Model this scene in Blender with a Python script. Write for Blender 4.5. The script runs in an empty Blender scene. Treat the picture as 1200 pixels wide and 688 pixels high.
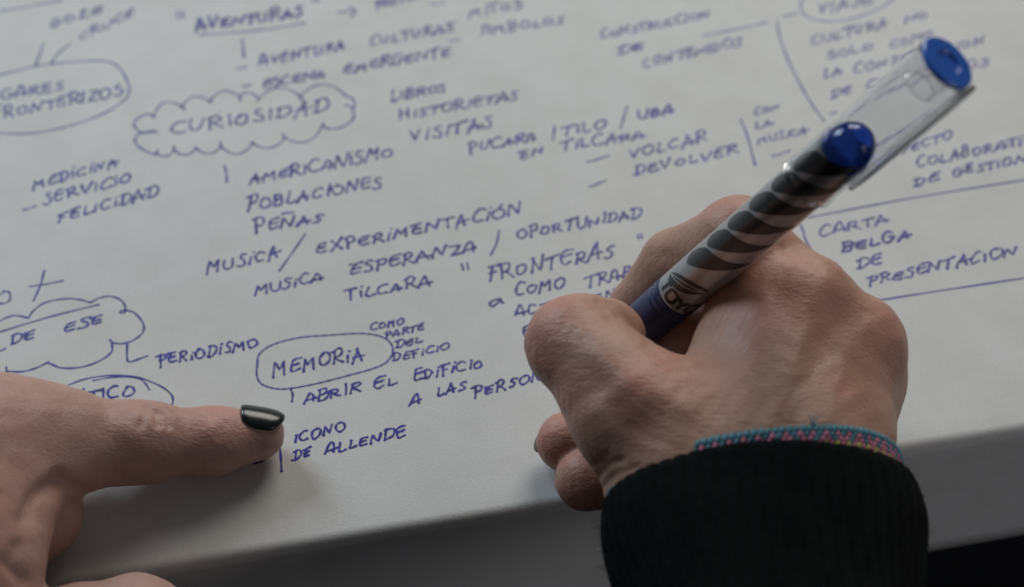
import bpy, math, random
import numpy as np
from mathutils import Vector, Matrix

# ------------------------------------------------------------------ camera, light, exposure
SC = bpy.context.scene
COL = SC.collection
HFOV, PITCH, DIST = math.radians(36), math.radians(50), 415.0      # millimetres everywhere below
CAMP = np.array([0.0, -DIST * math.cos(PITCH), DIST * math.sin(PITCH)])
FWD = np.array([0, math.cos(PITCH), -math.sin(PITCH)])
UPV = np.array([0, math.sin(PITCH), math.cos(PITCH)])
RGT = np.array([1.0, 0, 0])
FPX = 600 / math.tan(HFOV / 2)
MM = 0.001

cam_data = bpy.data.cameras.new("camera")
cam = bpy.data.objects.new("camera", cam_data); COL.objects.link(cam)
cam.location = CAMP * MM
cam.rotation_euler = (math.radians(90) - PITCH, 0, 0)
cam_data.sensor_width = 36
cam_data.lens = 18 / math.tan(HFOV / 2)
cam_data.clip_start = 0.01; cam_data.clip_end = 20
cam_data.dof.use_dof = True
cam_data.dof.focus_distance = 0.366
cam_data.dof.aperture_fstop = 9.0
SC.camera = cam

world = bpy.data.worlds.new("World"); SC.world = world
world.use_nodes = True
bg = world.node_tree.nodes["Background"]
bg.inputs[0].default_value = (0.84, 0.90, 1.0, 1); bg.inputs[1].default_value = 0.05

def area(name, loc, target, size, sizey, power, color):
    l = bpy.data.lights.new(name, 'AREA'); l.shape = 'RECTANGLE'; l.size = size; l.size_y = sizey
    l.energy = power; l.color = color
    o = bpy.data.objects.new(name, l); COL.objects.link(o); o.location = loc
    o.rotation_euler = (Vector(target) - Vector(loc)).to_track_quat('-Z', 'Y').to_euler()
    return o
area("window_light", (0.27, 0.86, 0.72), (0, 0, 0), 0.65, 0.55, 6.1, (1.0, 0.955, 0.89))
area("side_window_light", (-0.8, 0.84, 0.74), (-0.1, 0, 0), 0.5, 0.55, 8.6, (0.72, 0.87, 1.0))
area("front_room_light", (1.5, -0.9, 0.6), (0.1, 0, 0), 0.8, 0.8, 3.7, (0.93, 0.92, 1.0))

SC.view_settings.view_transform = 'Standard'; SC.view_settings.look = 'None'
SC.view_settings.exposure = 0.16; SC.view_settings.gamma = 1
SC.cycles.max_bounces = 12; SC.cycles.transparent_max_bounces = 12
SC.cycles.use_denoising = True

random.seed(7); rng = np.random.default_rng(7)

# ------------------------------------------------------------------ geometry helpers
def at(px, py, z=0.0):
    """Point of the place at height z (mm) seen in direction (px, py) of the survey frame."""
    d = FWD * FPX + RGT * (px - 600) - UPV * (py - 344)
    t = (z - CAMP[2]) / d[2]
    return CAMP + d * t

def ray(px, py):
    d = FWD * FPX + RGT * (px - 600) - UPV * (py - 344)
    return d / np.linalg.norm(d)

def nrm(v):
    v = np.asarray(v, float); return v / np.linalg.norm(v)

def mesh_obj(name, V, F, mat, parent=None, smooth=True):
    me = bpy.data.meshes.new(name)
    V = np.asarray(V, dtype=np.float32) * MM
    if isinstance(F, np.ndarray):
        n, k = F.shape
        me.vertices.add(len(V)); me.vertices.foreach_set("co", V.ravel())
        me.loops.add(n * k); me.loops.foreach_set("vertex_index", F.astype(np.int32).ravel())
        me.polygons.add(n); me.polygons.foreach_set("loop_start", np.arange(0, n * k, k, dtype=np.int32))
        me.update(calc_edges=True)
    else:
        me.from_pydata([tuple(map(float, v)) for v in V], [], F)
    me.validate()
    if smooth:
        me.polygons.foreach_set("use_smooth", [True] * len(me.polygons))
    me.materials.append(mat)
    o = bpy.data.objects.new(name, me); COL.objects.link(o)
    if parent: o.parent = parent
    return o

def tag(o, label, cat=None, group=None, kind=None):
    if label: o["label"] = label
    if cat: o["category"] = cat
    if group: o["group"] = group
    if kind: o["kind"] = kind
    return o

def empty(name, loc_mm):
    o = bpy.data.objects.new(name, None); COL.objects.link(o)
    o.empty_display_size = 0.01
    return o

class MB:
    def __init__(s): s.V = []; s.F = []
    def add(s, V, F):
        b = len(s.V); s.V += [tuple(v) for v in V]; s.F += [tuple(i + b for i in f) for f in F]
    def build(s, name, mat, parent=None, smooth=True): return mesh_obj(name, s.V, s.F, mat, parent, smooth)

def catmull(P, n=6, closed=False):
    P = np.asarray(P, float)
    if len(P) < 3: return P
    if closed: Q = np.vstack([P[-1], P, P[0], P[1]])
    else: Q = np.vstack([2 * P[0] - P[1], P, 2 * P[-1] - P[-2]])
    out = []
    for i in range(1, len(Q) - 2):
        for k in range(n):
            t = k / n; a, b, c, d = Q[i - 1], Q[i], Q[i + 1], Q[i + 2]
            out.append(0.5 * (2 * b + (c - a) * t + (2 * a - 5 * b + 4 * c - d) * t * t + (3 * b - a - 3 * c + d) * t ** 3))
    out.append(Q[-2]); return np.array(out)

def revolve(prof, o, a, u, v, n=64, closed_start=False, closed_end=False):
    """prof: list of (t, r) along axis a from o."""
    V, F = [], []
    for (t, r) in prof:
        for k in range(n):
            th = 2 * math.pi * k / n
            V.append(o + a * t + r * (math.cos(th) * u + math.sin(th) * v))
    m = len(prof)
    for i in range(m - 1):
        for k in range(n):
            F.append((i * n + k, i * n + (k + 1) % n, (i + 1) * n + (k + 1) % n, (i + 1) * n + k))
    if closed_start: F.append(tuple(range(n - 1, -1, -1)))
    if closed_end: F.append(tuple((m - 1) * n + k for k in range(n)))
    return V, F

# ------------------------------------------------------------------ materials
def new_mat(name):
    m = bpy.data.materials.new(name); m.use_nodes = True
    nt = m.node_tree; return m, nt, nt.nodes["Principled BSDF"]
def N(nt, t, **kw):
    n = nt.nodes.new(t)
    for k, v in kw.items(): setattr(n, k, v)
    return n
def coords(nt, scale=1.0):
    tc = N(nt, 'ShaderNodeTexCoord'); mp = N(nt, 'ShaderNodeMapping')
    nt.links.new(tc.outputs['Object'], mp.inputs[0])
    mp.inputs['Scale'].default_value = (scale, scale, scale) if not isinstance(scale, tuple) else scale
    return mp.outputs[0]
def noise(nt, vec, scale, detail=4, rough=0.6):
    n = N(nt, 'ShaderNodeTexNoise'); nt.links.new(vec, n.inputs['Vector'])
    n.inputs['Scale'].default_value = scale; n.inputs['Detail'].default_value = detail
    n.inputs['Roughness'].default_value = rough; return n.outputs['Fac']
def ramp(nt, fac, stops):
    r = N(nt, 'ShaderNodeValToRGB'); nt.links.new(fac, r.inputs[0])
    e = r.color_ramp.elements
    while len(e) < len(stops): e.new(0.5)
    for i, (p, c) in enumerate(stops):
        e[i].position = p; e[i].color = (*c, 1) if len(c) == 3 else c
    return r.outputs[0]
def mixc(nt, fac, a, b, mode='MIX'):
    m = N(nt, 'ShaderNodeMix', data_type='RGBA', blend_type=mode)
    for s, x in ((0, fac), (6, a), (7, b)):
        if hasattr(x, 'links'): nt.links.new(x, m.inputs[s])
        elif s == 0: m.inputs[0].default_value = x
        else: m.inputs[s].default_value = (*x, 1)
    return m.outputs[2]
def bump(nt, b, height, strength, dist, prev=None):
    n = N(nt, 'ShaderNodeBump'); nt.links.new(height, n.inputs['Height'])
    n.inputs['Strength'].default_value = strength; n.inputs['Distance'].default_value = dist
    if prev is not None: nt.links.new(prev, n.inputs['Normal'])
    if b is not None: nt.links.new(n.outputs[0], b.inputs['Normal'])
    return n.outputs[0]

def simple(name, col, rough=0.5, metal=0.0, coat=0.0, var=0.12, vscale=400, spec=0.5):
    m, nt, b = new_mat(name)
    v = coords(nt); f = noise(nt, v, vscale, 3)
    c0 = tuple(max(0, x * (1 - var)) for x in col); c1 = tuple(min(1, x * (1 + var)) for x in col)
    nt.links.new(ramp(nt, f, [(0.3, c0), (0.7, c1)]), b.inputs['Base Color'])
    b.inputs['Roughness'].default_value = rough; b.inputs['Metallic'].default_value = metal
    b.inputs['Coat Weight'].default_value = coat; b.inputs['Coat Roughness'].default_value = 0.08
    b.inputs['Specular IOR Level'].default_value = spec
    return m

def paper_mat():
    m, nt, b = new_mat("paper")
    v = coords(nt)
    big = noise(nt, v, 9, 3, 0.5); mid = noise(nt, v, 70, 5, 0.65); fine = noise(nt, v, 1500, 4, 0.7)
    c = ramp(nt, big, [(0.3, (0.60, 0.585, 0.55)), (0.7, (0.66, 0.65, 0.62))])
    c = mixc(nt, 0.12, c, ramp(nt, mid, [(0.35, (0.42, 0.38, 0.32)), (0.6, (0.74, 0.73, 0.71))]))
    c = mixc(nt, 0.10, c, ramp(nt, fine, [(0.35, (0.3, 0.3, 0.3)), (0.65, (0.9, 0.9, 0.9))]))
    # small specks of dirt
    vo = N(nt, 'ShaderNodeTexVoronoi'); nt.links.new(v, vo.inputs['Vector']); vo.inputs['Scale'].default_value = 85
    sel = N(nt, 'ShaderNodeSeparateColor'); nt.links.new(vo.outputs['Color'], sel.inputs[0])
    thr = N(nt, 'ShaderNodeMath', operation='MULTIPLY'); nt.links.new(sel.outputs[0], thr.inputs[0]); thr.inputs[1].default_value = 0.065
    pw = N(nt, 'ShaderNodeMath', operation='GREATER_THAN'); nt.links.new(sel.outputs[1], pw.inputs[0]); pw.inputs[1].default_value = 0.86
    ls = N(nt, 'ShaderNodeMath', operation='LESS_THAN'); nt.links.new(vo.outputs['Distance'], ls.inputs[0]); nt.links.new(thr.outputs[0], ls.inputs[1])
    mu = N(nt, 'ShaderNodeMath', operation='MULTIPLY'); nt.links.new(pw.outputs[0], mu.inputs[0]); nt.links.new(ls.outputs[0], mu.inputs[1])
    mu2 = N(nt, 'ShaderNodeMath', operation='MULTIPLY'); nt.links.new(mu.outputs[0], mu2.inputs[0]); mu2.inputs[1].default_value = 0.75
    c = mixc(nt, mu2.outputs[0], c, (0.10, 0.085, 0.075))
    # faint long streaks / pressed marks
    sv = coords(nt, (40, 5, 5)); st = noise(nt, sv, 1.0, 2)
    nt.links.new(c, b.inputs['Base Color'])
    b.inputs['Roughness'].default_value = 0.62; b.inputs['Specular IOR Level'].default_value = 0.25
    n1 = bump(nt, None, big, 0.35, 0.004)
    n2 = bump(nt, None, st, 0.25, 0.0012, n1)
    bump(nt, b, fine, 0.35, 0.00025, n2)
    return m

def ink_mat(name, dark, light):
    m, nt, b = new_mat(name)
    v = coords(nt); f = noise(nt, v, 260, 3)
    nt.links.new(ramp(nt, f, [(0.35, dark), (0.68, light)]), b.inputs['Base Color'])
    b.inputs['Roughness'].default_value = 0.45; b.inputs['Specular IOR Level'].default_value = 0.35
    return m

def skin_mat(name, base, red, pale, dark):
    m, nt, b = new_mat(name)
    v = coords(nt)
    big = noise(nt, v, 34, 3, 0.5); mid = noise(nt, v, 130, 4, 0.6); fine = noise(nt, v, 700, 3, 0.6)
    c = ramp(nt, big, [(0.32, base), (0.5, pale), (0.68, red)])
    c = mixc(nt, 0.30, c, ramp(nt, mid, [(0.35, dark), (0.62, pale)]))
    c = mixc(nt, 0.14, c, ramp(nt, fine, [(0.35, dark), (0.65, pale)]))
    at_ = N(nt, 'ShaderNodeAttribute', attribute_name='flush')
    c = mixc(nt, at_.outputs['Fac'], c, red)
    # freckles
    vo = N(nt, 'ShaderNodeTexVoronoi'); nt.links.new(v, vo.inputs['Vector']); vo.inputs['Scale'].default_value = 75
    s = N(nt, 'ShaderNodeSeparateColor'); nt.links.new(vo.outputs['Color'], s.inputs[0])
    g = N(nt, 'ShaderNodeMath', operation='GREATER_THAN'); nt.links.new(s.outputs[0], g.inputs[0]); g.inputs[1].default_value = 0.88
    r_ = N(nt, 'ShaderNodeMapRange'); nt.links.new(vo.outputs['Distance'], r_.inputs[0])
    r_.inputs[1].default_value = 0.03; r_.inputs[2].default_value = 0.11; r_.inputs[3].default_value = 0.55; r_.inputs[4].default_value = 0.0
    mu = N(nt, 'ShaderNodeMath', operation='MULTIPLY'); nt.links.new(g.outputs[0], mu.inputs[0]); nt.links.new(r_.outputs[0], mu.inputs[1])
    c = mixc(nt, mu.outputs[0], c, tuple(x * 0.6 for x in dark))
    nt.links.new(c, b.inputs['Base Color'])
    b.inputs['Subsurface Weight'].default_value = 0.22
    b.inputs['Subsurface Radius'].default_value = (1.0, 0.42, 0.25)
    b.inputs['Subsurface Scale'].default_value = 0.0022
    b.inputs['Roughness'].default_value = 0.47
    b.inputs['Specular IOR Level'].default_value = 0.42
    # fine skin relief: crossing lines plus pores
    v1 = coords(nt, (420, 1500, 1100)); w1 = noise(nt, v1, 1.0, 3, 0.6)
    v2 = coords(nt, 1.0); vo2 = N(nt, 'ShaderNodeTexVoronoi', feature='DISTANCE_TO_EDGE'); nt.links.new(v2, vo2.inputs['Vector']); vo2.inputs['Scale'].default_value = 950
    cl = N(nt, 'ShaderNodeMath', operation='MINIMUM'); nt.links.new(vo2.outputs['Distance'], cl.inputs[0]); cl.inputs[1].default_value = 0.22
    n1 = bump(nt, None, w1, 0.55, 0.00033)
    n2 = bump(nt, None, cl.outputs[0], 0.5, 0.00025, n1)
    bump(nt, b, mid, 0.45, 0.0006, n2)
    return m

def glass_mat(name, col, rough=0.05, ior=1.35):
    m, nt, b = new_mat(name)
    v = coords(nt); f = noise(nt, v, 300, 3)
    nt.links.new(ramp(nt, f, [(0.3, tuple(x * 0.96 for x in col)), (0.7, col)]), b.inputs['Base Color'])
    b.inputs['Transmission Weight'].default_value = 1.0
    b.inputs['Roughness'].default_value = rough; b.inputs['IOR'].default_value = ior
    return m

M_paper = paper_mat()
M_ink = ink_mat("ballpoint_ink", (0.010, 0.007, 0.15), (0.035, 0.025, 0.33))
M_ink_soft = ink_mat("ballpoint_ink_soft", (0.025, 0.02, 0.17), (0.08, 0.065, 0.33))
M_skin_writer = skin_mat("skin_writer", (0.375, 0.21, 0.14), (0.49, 0.22, 0.175), (0.44, 0.265, 0.19), (0.295, 0.145, 0.095))
M_skin_pointer = skin_mat("skin_pointer", (0.41, 0.245, 0.195), (0.50, 0.245, 0.205), (0.465, 0.30, 0.245), (0.30, 0.165, 0.13))
M_nail_dark = simple("nail_polish_black", (0.006, 0.009, 0.009), 0.27, 0, 0.2, 0.3, 500)
M_nail_bare = simple("nail_bare", (0.16, 0.08, 0.07), 0.3, 0, 0.2)
M_table = simple("table_board", (0.35, 0.33, 0.30), 0.6)
M_floor = simple("floor_dark", (0.004, 0.004, 0.005), 0.9, vscale=12, spec=.1)
M_grip = simple("pen_grip_blue", (0.008, 0.016, 0.075), 0.4, 0, 0.15, 0.1)
M_barrel = simple("pen_barrel_silver", (0.33, 0.33, 0.335), 0.28, 0.7, 0.7, 0.06)
M_black = simple("pen_print_black", (0.012, 0.011, 0.014), 0.3, 0, 0.4)
M_clear = glass_mat("pen_cap_clear", (0.93, 0.94, 0.95), 0.06, 1.22)
M_clip = glass_mat("pen_clip_clear", (0.40, 0.41, 0.42), 0.2, 1.4)
M_blue_plug = simple("pen_plug_blue", (0.02, 0.11, 0.48), 0.32, 0, 0.4, 0.15, 900)
M_knit = None

# ------------------------------------------------------------------ setting: floor, table, paper
E0, E1 = at(131, 677), at(1195, 507)
ES = nrm(E1 - E0); ET = np.array([-ES[1], ES[0], 0]); EO = E0 + ES * 60       # along the edge, away from the edge
def tb(s, t, z): return EO + ES * s + ET * t + np.array([0, 0, z])

mb = MB(); mb.add([(-3000, -3000, -745), (3000, -3000, -745), (3000, 3000, -745), (-3000, 3000, -745)], [(0, 1, 2, 3)])
tag(mb.build("floor", M_floor, None, False), "dark floor far below the table", kind="structure")

def sheet_profile(r, top, down, off):
    """profile (t, z) of a sheet folded over the table edge; off = inset of the inner side"""
    P = [(top, -off)]
    for t in np.linspace(top - 20, r + 4, 24): P.append((t, -off))
    for k in range(0, 11):
        a = math.pi / 2 * k / 10
        P.append((r - (r - off) * math.sin(a), -r + (r - off) * math.cos(a)))
    for z in np.linspace(-r - 3, -down, 9): P.append((off, z))
    return P
table = empty("table", None)
tag(table, "white covered table seen from above, its straight front edge crossing the bottom", "table")
outer = sheet_profile(3.0, 640, 46, 0.5)
outer = [(t, z) for t, z in outer]
pr = outer + [(10, -46), (10, -50), (640, -50)]
V, F = [], []
ss = np.linspace(-420, 620, 3)
for s in ss:
    for (t, z) in pr: V.append(tb(s, t, z))
n = len(pr)
for i in range(len(ss) - 1):
    for k in range(n): F.append((i * n + k, i * n + (k + 1) % n, (i + 1) * n + (k + 1) % n, (i + 1) * n + k))
F.append(tuple(range(n))); F.append(tuple(2 * n + k for k in range(n - 1, -1, -1)))
mesh_obj("table_top", V, F, M_table, table, False)
for s in (-380, 580):
    for t in (60, 600):
        mb = MB(); c = tb(s, t, 0); q = 22
        mb.add([(c[0] + dx * q, c[1] + dy * q, z) for z in (-744.5, -50.2) for dx, dy in ((-1, -1), (1, -1), (1, 1), (-1, 1))],
               [(0, 3, 2, 1), (4, 5, 6, 7), (0, 1, 5, 4), (1, 2, 6, 5), (2, 3, 7, 6), (3, 0, 4, 7)])
        mb.build("leg", M_table, table, False)

# paper sheet, gently uneven, folded over the edge
PS = np.linspace(-400, 600, 141)
po = sheet_profile(3.2, 560, 51, 0.0); pi_ = sheet_profile(3.2, 560, 51, 0.35)
def wav(s, t): return 0.22 * math.sin(s * 0.021 + t * 0.013) * math.sin(t * 0.017 + 1) + 0.12 * math.sin(s * 0.05 - t * 0.02)
V = []
for s in PS:
    for (t, z) in po + pi_[::-1]:
        if t <= 0.5: V.append(tb(s, t - 0.5 * (1 + math.sin(s * 0.017)) * min(1, -z / 40), z))
        else: V.append(tb(s, t, z))
m_ = len(po) * 2; F = []
for i in range(len(PS) - 1):
    for k in range(m_): F.append((i * m_ + k, i * m_ + (k + 1) % m_, (i + 1) * m_ + (k + 1) % m_, (i + 1) * m_ + k))
F.append(tuple(range(m_))); F.append(tuple((len(PS) - 1) * m_ + k for k in range(m_ - 1, -1, -1)))
paper = mesh_obj("paper_sheet", V, F, M_paper)
tag(paper, "large off-white paper sheet covered in blue handwritten notes, folded over the table edge", "paper")

# ------------------------------------------------------------------ handwriting
# glyph: advance, strokes; l = straight runs, c = smooth curve; box 10 high
G = {
'A': (8, ["l 0,-1 3.6,10", "l 3.6,10 6.6,0", "l 0.6,3 8.2,3.9"]),
'B': (7, ["l 1,10 0.6,0", "c 0.2,9.6 4,10.4 5.2,8 3.6,5.6 1.2,5.2", "c 1.2,5.2 5,5.4 5.8,2.8 4,0 0.4,0"]),
'C': (7.5, ["c 6.6,9 4,10.2 1.2,7.6 0.4,3.6 2.4,0.4 6.8,1.2"]),
'D': (7.5, ["l 1.2,10 1,0", "c -0.4,9.4 3.6,10 6.6,7 6,2.6 2.8,0 0,0.4"]),
'E': (7, ["c 6,9.6 2.6,9.4 0.8,7 1.6,5.3 4.4,5.2", "c 4.4,5.2 1.2,5 0.4,2.2 2.2,-0.2 6.2,0.8", "l 1,5.2 5.8,5.9"]),
'F': (7, ["l 1.6,9.6 1.8,-1", "l -0.6,9.2 6.8,10", "l 0.4,5 5,5.6"]),
'G': (8, ["c 6.4,9.2 3.4,10 0.8,6.8 1.2,1.2 4,-0.2 6.4,2.6 6,4.8", "l 3.8,4.6 8,5"]),
'H': (8, ["l 1,10 0.8,0", "l 6.4,10 6.2,0", "l 0.8,5 6.4,5.4"]),
'I': (3.6, ["l 1.6,10 1.3,0"]),
'i': (3.6, ["l 1.5,6.6 1.3,0", "l 1.5,9.4 1.9,9.9"]),
'J': (6, ["c 4.6,10 4.7,3 3.2,0 0.6,1", "l 2,10 7,10.2"]),
'L': (6.5, ["l 1.2,10 0.8,0.6", "c 0.8,0.6 3,-0.2 6,1.2"]),
'M': (9.5, ["l 0.6,-0.6 1.4,10 4.4,4 7.6,10 8,0"]),
'N': (8.5, ["l 0.6,0 1.2,9.6", "l 1.2,9.6 6,0.4 7.2,10.4"]),
'Ñ': (8.5, ["l 0.6,0 1.2,9 6,0.4 7.2,9.6", "l 0.6,12.6 6.8,13.4"]),
'O': (8, ["c 4,9.6 1,8 0.6,3.4 3.4,0 6.8,3 6.6,8 3.6,9.8"]),
'Ó': (8, ["c 4,9.6 1,8 0.6,3.4 3.4,0 6.8,3 6.6,8 3.6,9.8", "l 4,11.6 5.2,14"]),
'P': (7, ["l 1.6,10 1.6,-1.4", "c -0.4,9.2 4,10.8 6.2,8 4.6,4.8 1,5"]),
'R': (7.6, ["l 1.2,10 1,-0.4", "c 0,9 4,11 5.8,8 4,5.4 1.2,5.2", "l 1.6,5.2 7.4,0.2"]),
'S': (6, ["c 5.8,9.6 2.6,9.8 1.6,7.2 4.6,4.8 4.8,1.4 2.2,-0.2 -0.4,1"]),
'T': (7.4, ["l -0.6,9.2 8,10", "l 3.6,9.6 3.6,-0.4"]),
'U': (8, ["c 0.6,9.6 0.6,3 3,0.2 6,1.8 6.6,9.6"]),
'V': (7.6, ["l 0.4,9.8 3.2,0 6.8,10.2"]),
'X': (7.6, ["l 0.6,9 6.6,0", "l 6.6,9.8 0.2,0.2"]),
'Y': (7.6, ["l 0.6,9.6 3.4,5", "l 7,10 2.2,-1.4"]),
'Z': (7.4, ["l 0.6,9.2 6.2,9.8 0.8,0.6 7,0.6"]),
'"': (4, ["l 0.8,12 1.2,9.4", "l 2.8,12.4 3.2,9.8"]),
'¿': (6, ["c 5.4,5 2.4,5.6 0.4,3 2.2,0.6 4.6,3 5.6,6 5.4,1.6 6.4,1"]),
"'": (2, ["l 0.8,12 1.2,9.6"]),
}
ALT = {
'S': [["c 4.6,9.8 1.8,9.2 1.8,6.8 5,4.8 5.8,1.8 3.2,0.2 0.4,1.6"], ["c 6.2,9 3.6,9.8 2.2,7.4 4.6,4.6 4.4,1 1.2,0.2"]],
'E': [["c 6.4,9.4 2.2,9 0.6,5.2 1.6,0.6 6.4,1.6", "l 1,4.9 5.4,6"], ["l -0.4,8.8 6.2,9.8", "c 3,7.6 0.6,5.2 1.2,0.8 6,1.2", "l 1.2,4.4 5.6,5.2"]],
'A': [["l 0.4,-1.6 1,3 4.2,9.6", "l 4,9.6 6.2,-0.4", "l 1,3.6 9,5"], ["c -0.2,0 2.4,8 4,9.8 5.8,6 6.4,0", "l 0.6,2.6 8.6,3.2"]],
'P': [["l 1.8,8.6 2,-1.8", "c -1.2,8.4 3,10.2 6.4,8.6 5.6,5.2 2,4.4"]],
'R': [["l 1.4,9 1,0", "c -0.6,8.6 3.6,10.4 6,8.4 4.8,5.4 1.6,4.6 4,3.4 8,0"]],
'D': [["l 1.6,9.6 1.4,0.4", "c -0.8,9 4,9.8 7.2,6.2 5.6,2 2.6,0 -0.6,1"]],
'N': [["l 0.4,-0.4 1.4,9.2 6.2,1 7.6,9.6"]],
'O': [["c 3,8.4 0.8,6 1.2,2 4,0.4 7,3 6,8 3,9 1.6,7.4"]],
'T': [["l -0.8,8.4 8.6,10.2", "l 4,9.4 3.2,-0.8"]],
'I': [["l 1.8,9.2 1.4,0.2"], ["l 0.6,8 1.8,9.4 1.2,0"]],
'M': [["l 0.4,-1 1.6,8.8 4.2,3.4 7,9.4 8.4,-0.4"]],
}
def parse(st):
    k, *p = st.split(); return k, np.array([[float(x) for x in q.split(',')] for q in p])

class Ink:
    """blue ink lying on the paper: low ridged ribbons"""
    def __init__(s): s.V = []; s.F = []; s.lift = 0
    def stroke(s, pts_px, w):
        P = np.array([at(x, y)[:2] for x, y in pts_px])
        keep = [0]
        for i in range(1, len(P)):
            if np.linalg.norm(P[i] - P[keep[-1]]) > 0.12: keep.append(i)
        P = P[keep]
        if len(P) < 2: P = np.vstack([P[0], P[0] + [0.4, 0.1]])
        T = np.gradient(P, axis=0); T /= np.linalg.norm(T, axis=1)[:, None] + 1e-9
        Nn = np.stack([-T[:, 1], T[:, 0]], 1)
        n = len(P); ph = random.random() * 6
        lift = 0.012 + 0.004 * (s.lift % 9); s.lift += 1
        # caps
        P = np.vstack([P[0] - T[0] * w * 0.4, P, P[-1] + T[-1] * w * 0.4]); Nn = np.vstack([Nn[0], Nn, Nn[-1]])
        b = len(s.V)
        for i in range(n + 2):
            ww = w * 0.5 * (1 + 0.2 * math.sin(i * 0.7 + ph) + (0.28 if i in (1, n) else 0))
            if i in (0, n + 1): ww *= 0.45
            l = P[i] + Nn[i] * ww; r = P[i] - Nn[i] * ww
            s.V += [(l[0], l[1], lift), (P[i][0], P[i][1], lift + 0.05), (r[0], r[1], lift)]
            if i:
                a = b + 3 * (i - 1); c = b + 3 * i
                s.F += [(a, a + 1, c + 1, c), (a + 1, a + 2, c + 2, c + 1)]
    def build(s, name, mat, label):
        o = mesh_obj(name, s.V, s.F, mat, paper); o["label"] = label; return o

def write(text, x0, y0, x1, y1, h, w=0.52, soft=False, bold=False):
    ink = Ink(); adv = sum(G[c][0] for c in text)
    bx, by = (x1 - x0) / adv, (y1 - y0) / adv
    cur = 0.0; first = True
    for c in text:
        a, strokes = G[c]
        if c in ALT and random.random() < 0.55: strokes = random.choice(ALT[c])
        sc = random.uniform(0.72, 1.12) * (1.1 if first else 1); dy = random.uniform(-0.7, 0.7); lean = random.uniform(-0.08, 0.22); wx = random.uniform(0.85, 1.08); first = False
        for st in strokes:
            k, P = parse(st)
            P = P + np.array([[random.gauss(0, .32), random.gauss(0, .32)] for _ in P])
            if k == 'c': P = catmull(P, 6)
            else:
                Q = []
                for i in range(len(P) - 1):
                    d = P[i + 1] - P[i]; nn = np.array([-d[1], d[0]]) * random.gauss(0, 0.025)
                    for j in range(5):
                        t = j / 5; Q.append(P[i] + d * t + nn * 4 * t * (1 - t))
                Q.append(P[-1]); P = np.array(Q)
            out = []
            for (gx, gy) in P:
                X = cur + 0.3 + gx * 0.88 * wx; Y = (gy * sc + dy) * h * 0.84 / 10
                out.append((x0 + bx * X + Y * lean, y0 + by * X - Y))
            ink.stroke(out, w * random.uniform(0.92, 1.1))
            if bold: ink.stroke([(x + 0.7, y + 0.5) for x, y in out], w)
        cur += a
    return ink.build("handwritten_word", M_ink_soft if soft else M_ink, "the word %s in blue capitals" % text.replace('i', 'I').replace('"', '').strip() if text.strip('"') else "quotation mark in blue ink")

def line(pts, label, w=0.57, curve=True, soft=False, name="drawn_line"):
    ink = Ink(); P = catmull(pts, 8) if curve and len(pts) > 2 else np.array(pts, float)
    if len(P) == 2:
        P = np.array([P[0] + (P[1] - P[0]) * t + np.array([0, 0.5]) * math.sin(t * 5) for t in np.linspace(0, 1, 10)])
    ink.stroke(P, w); return ink.build(name, M_ink_soft if soft else M_ink, label)

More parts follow.
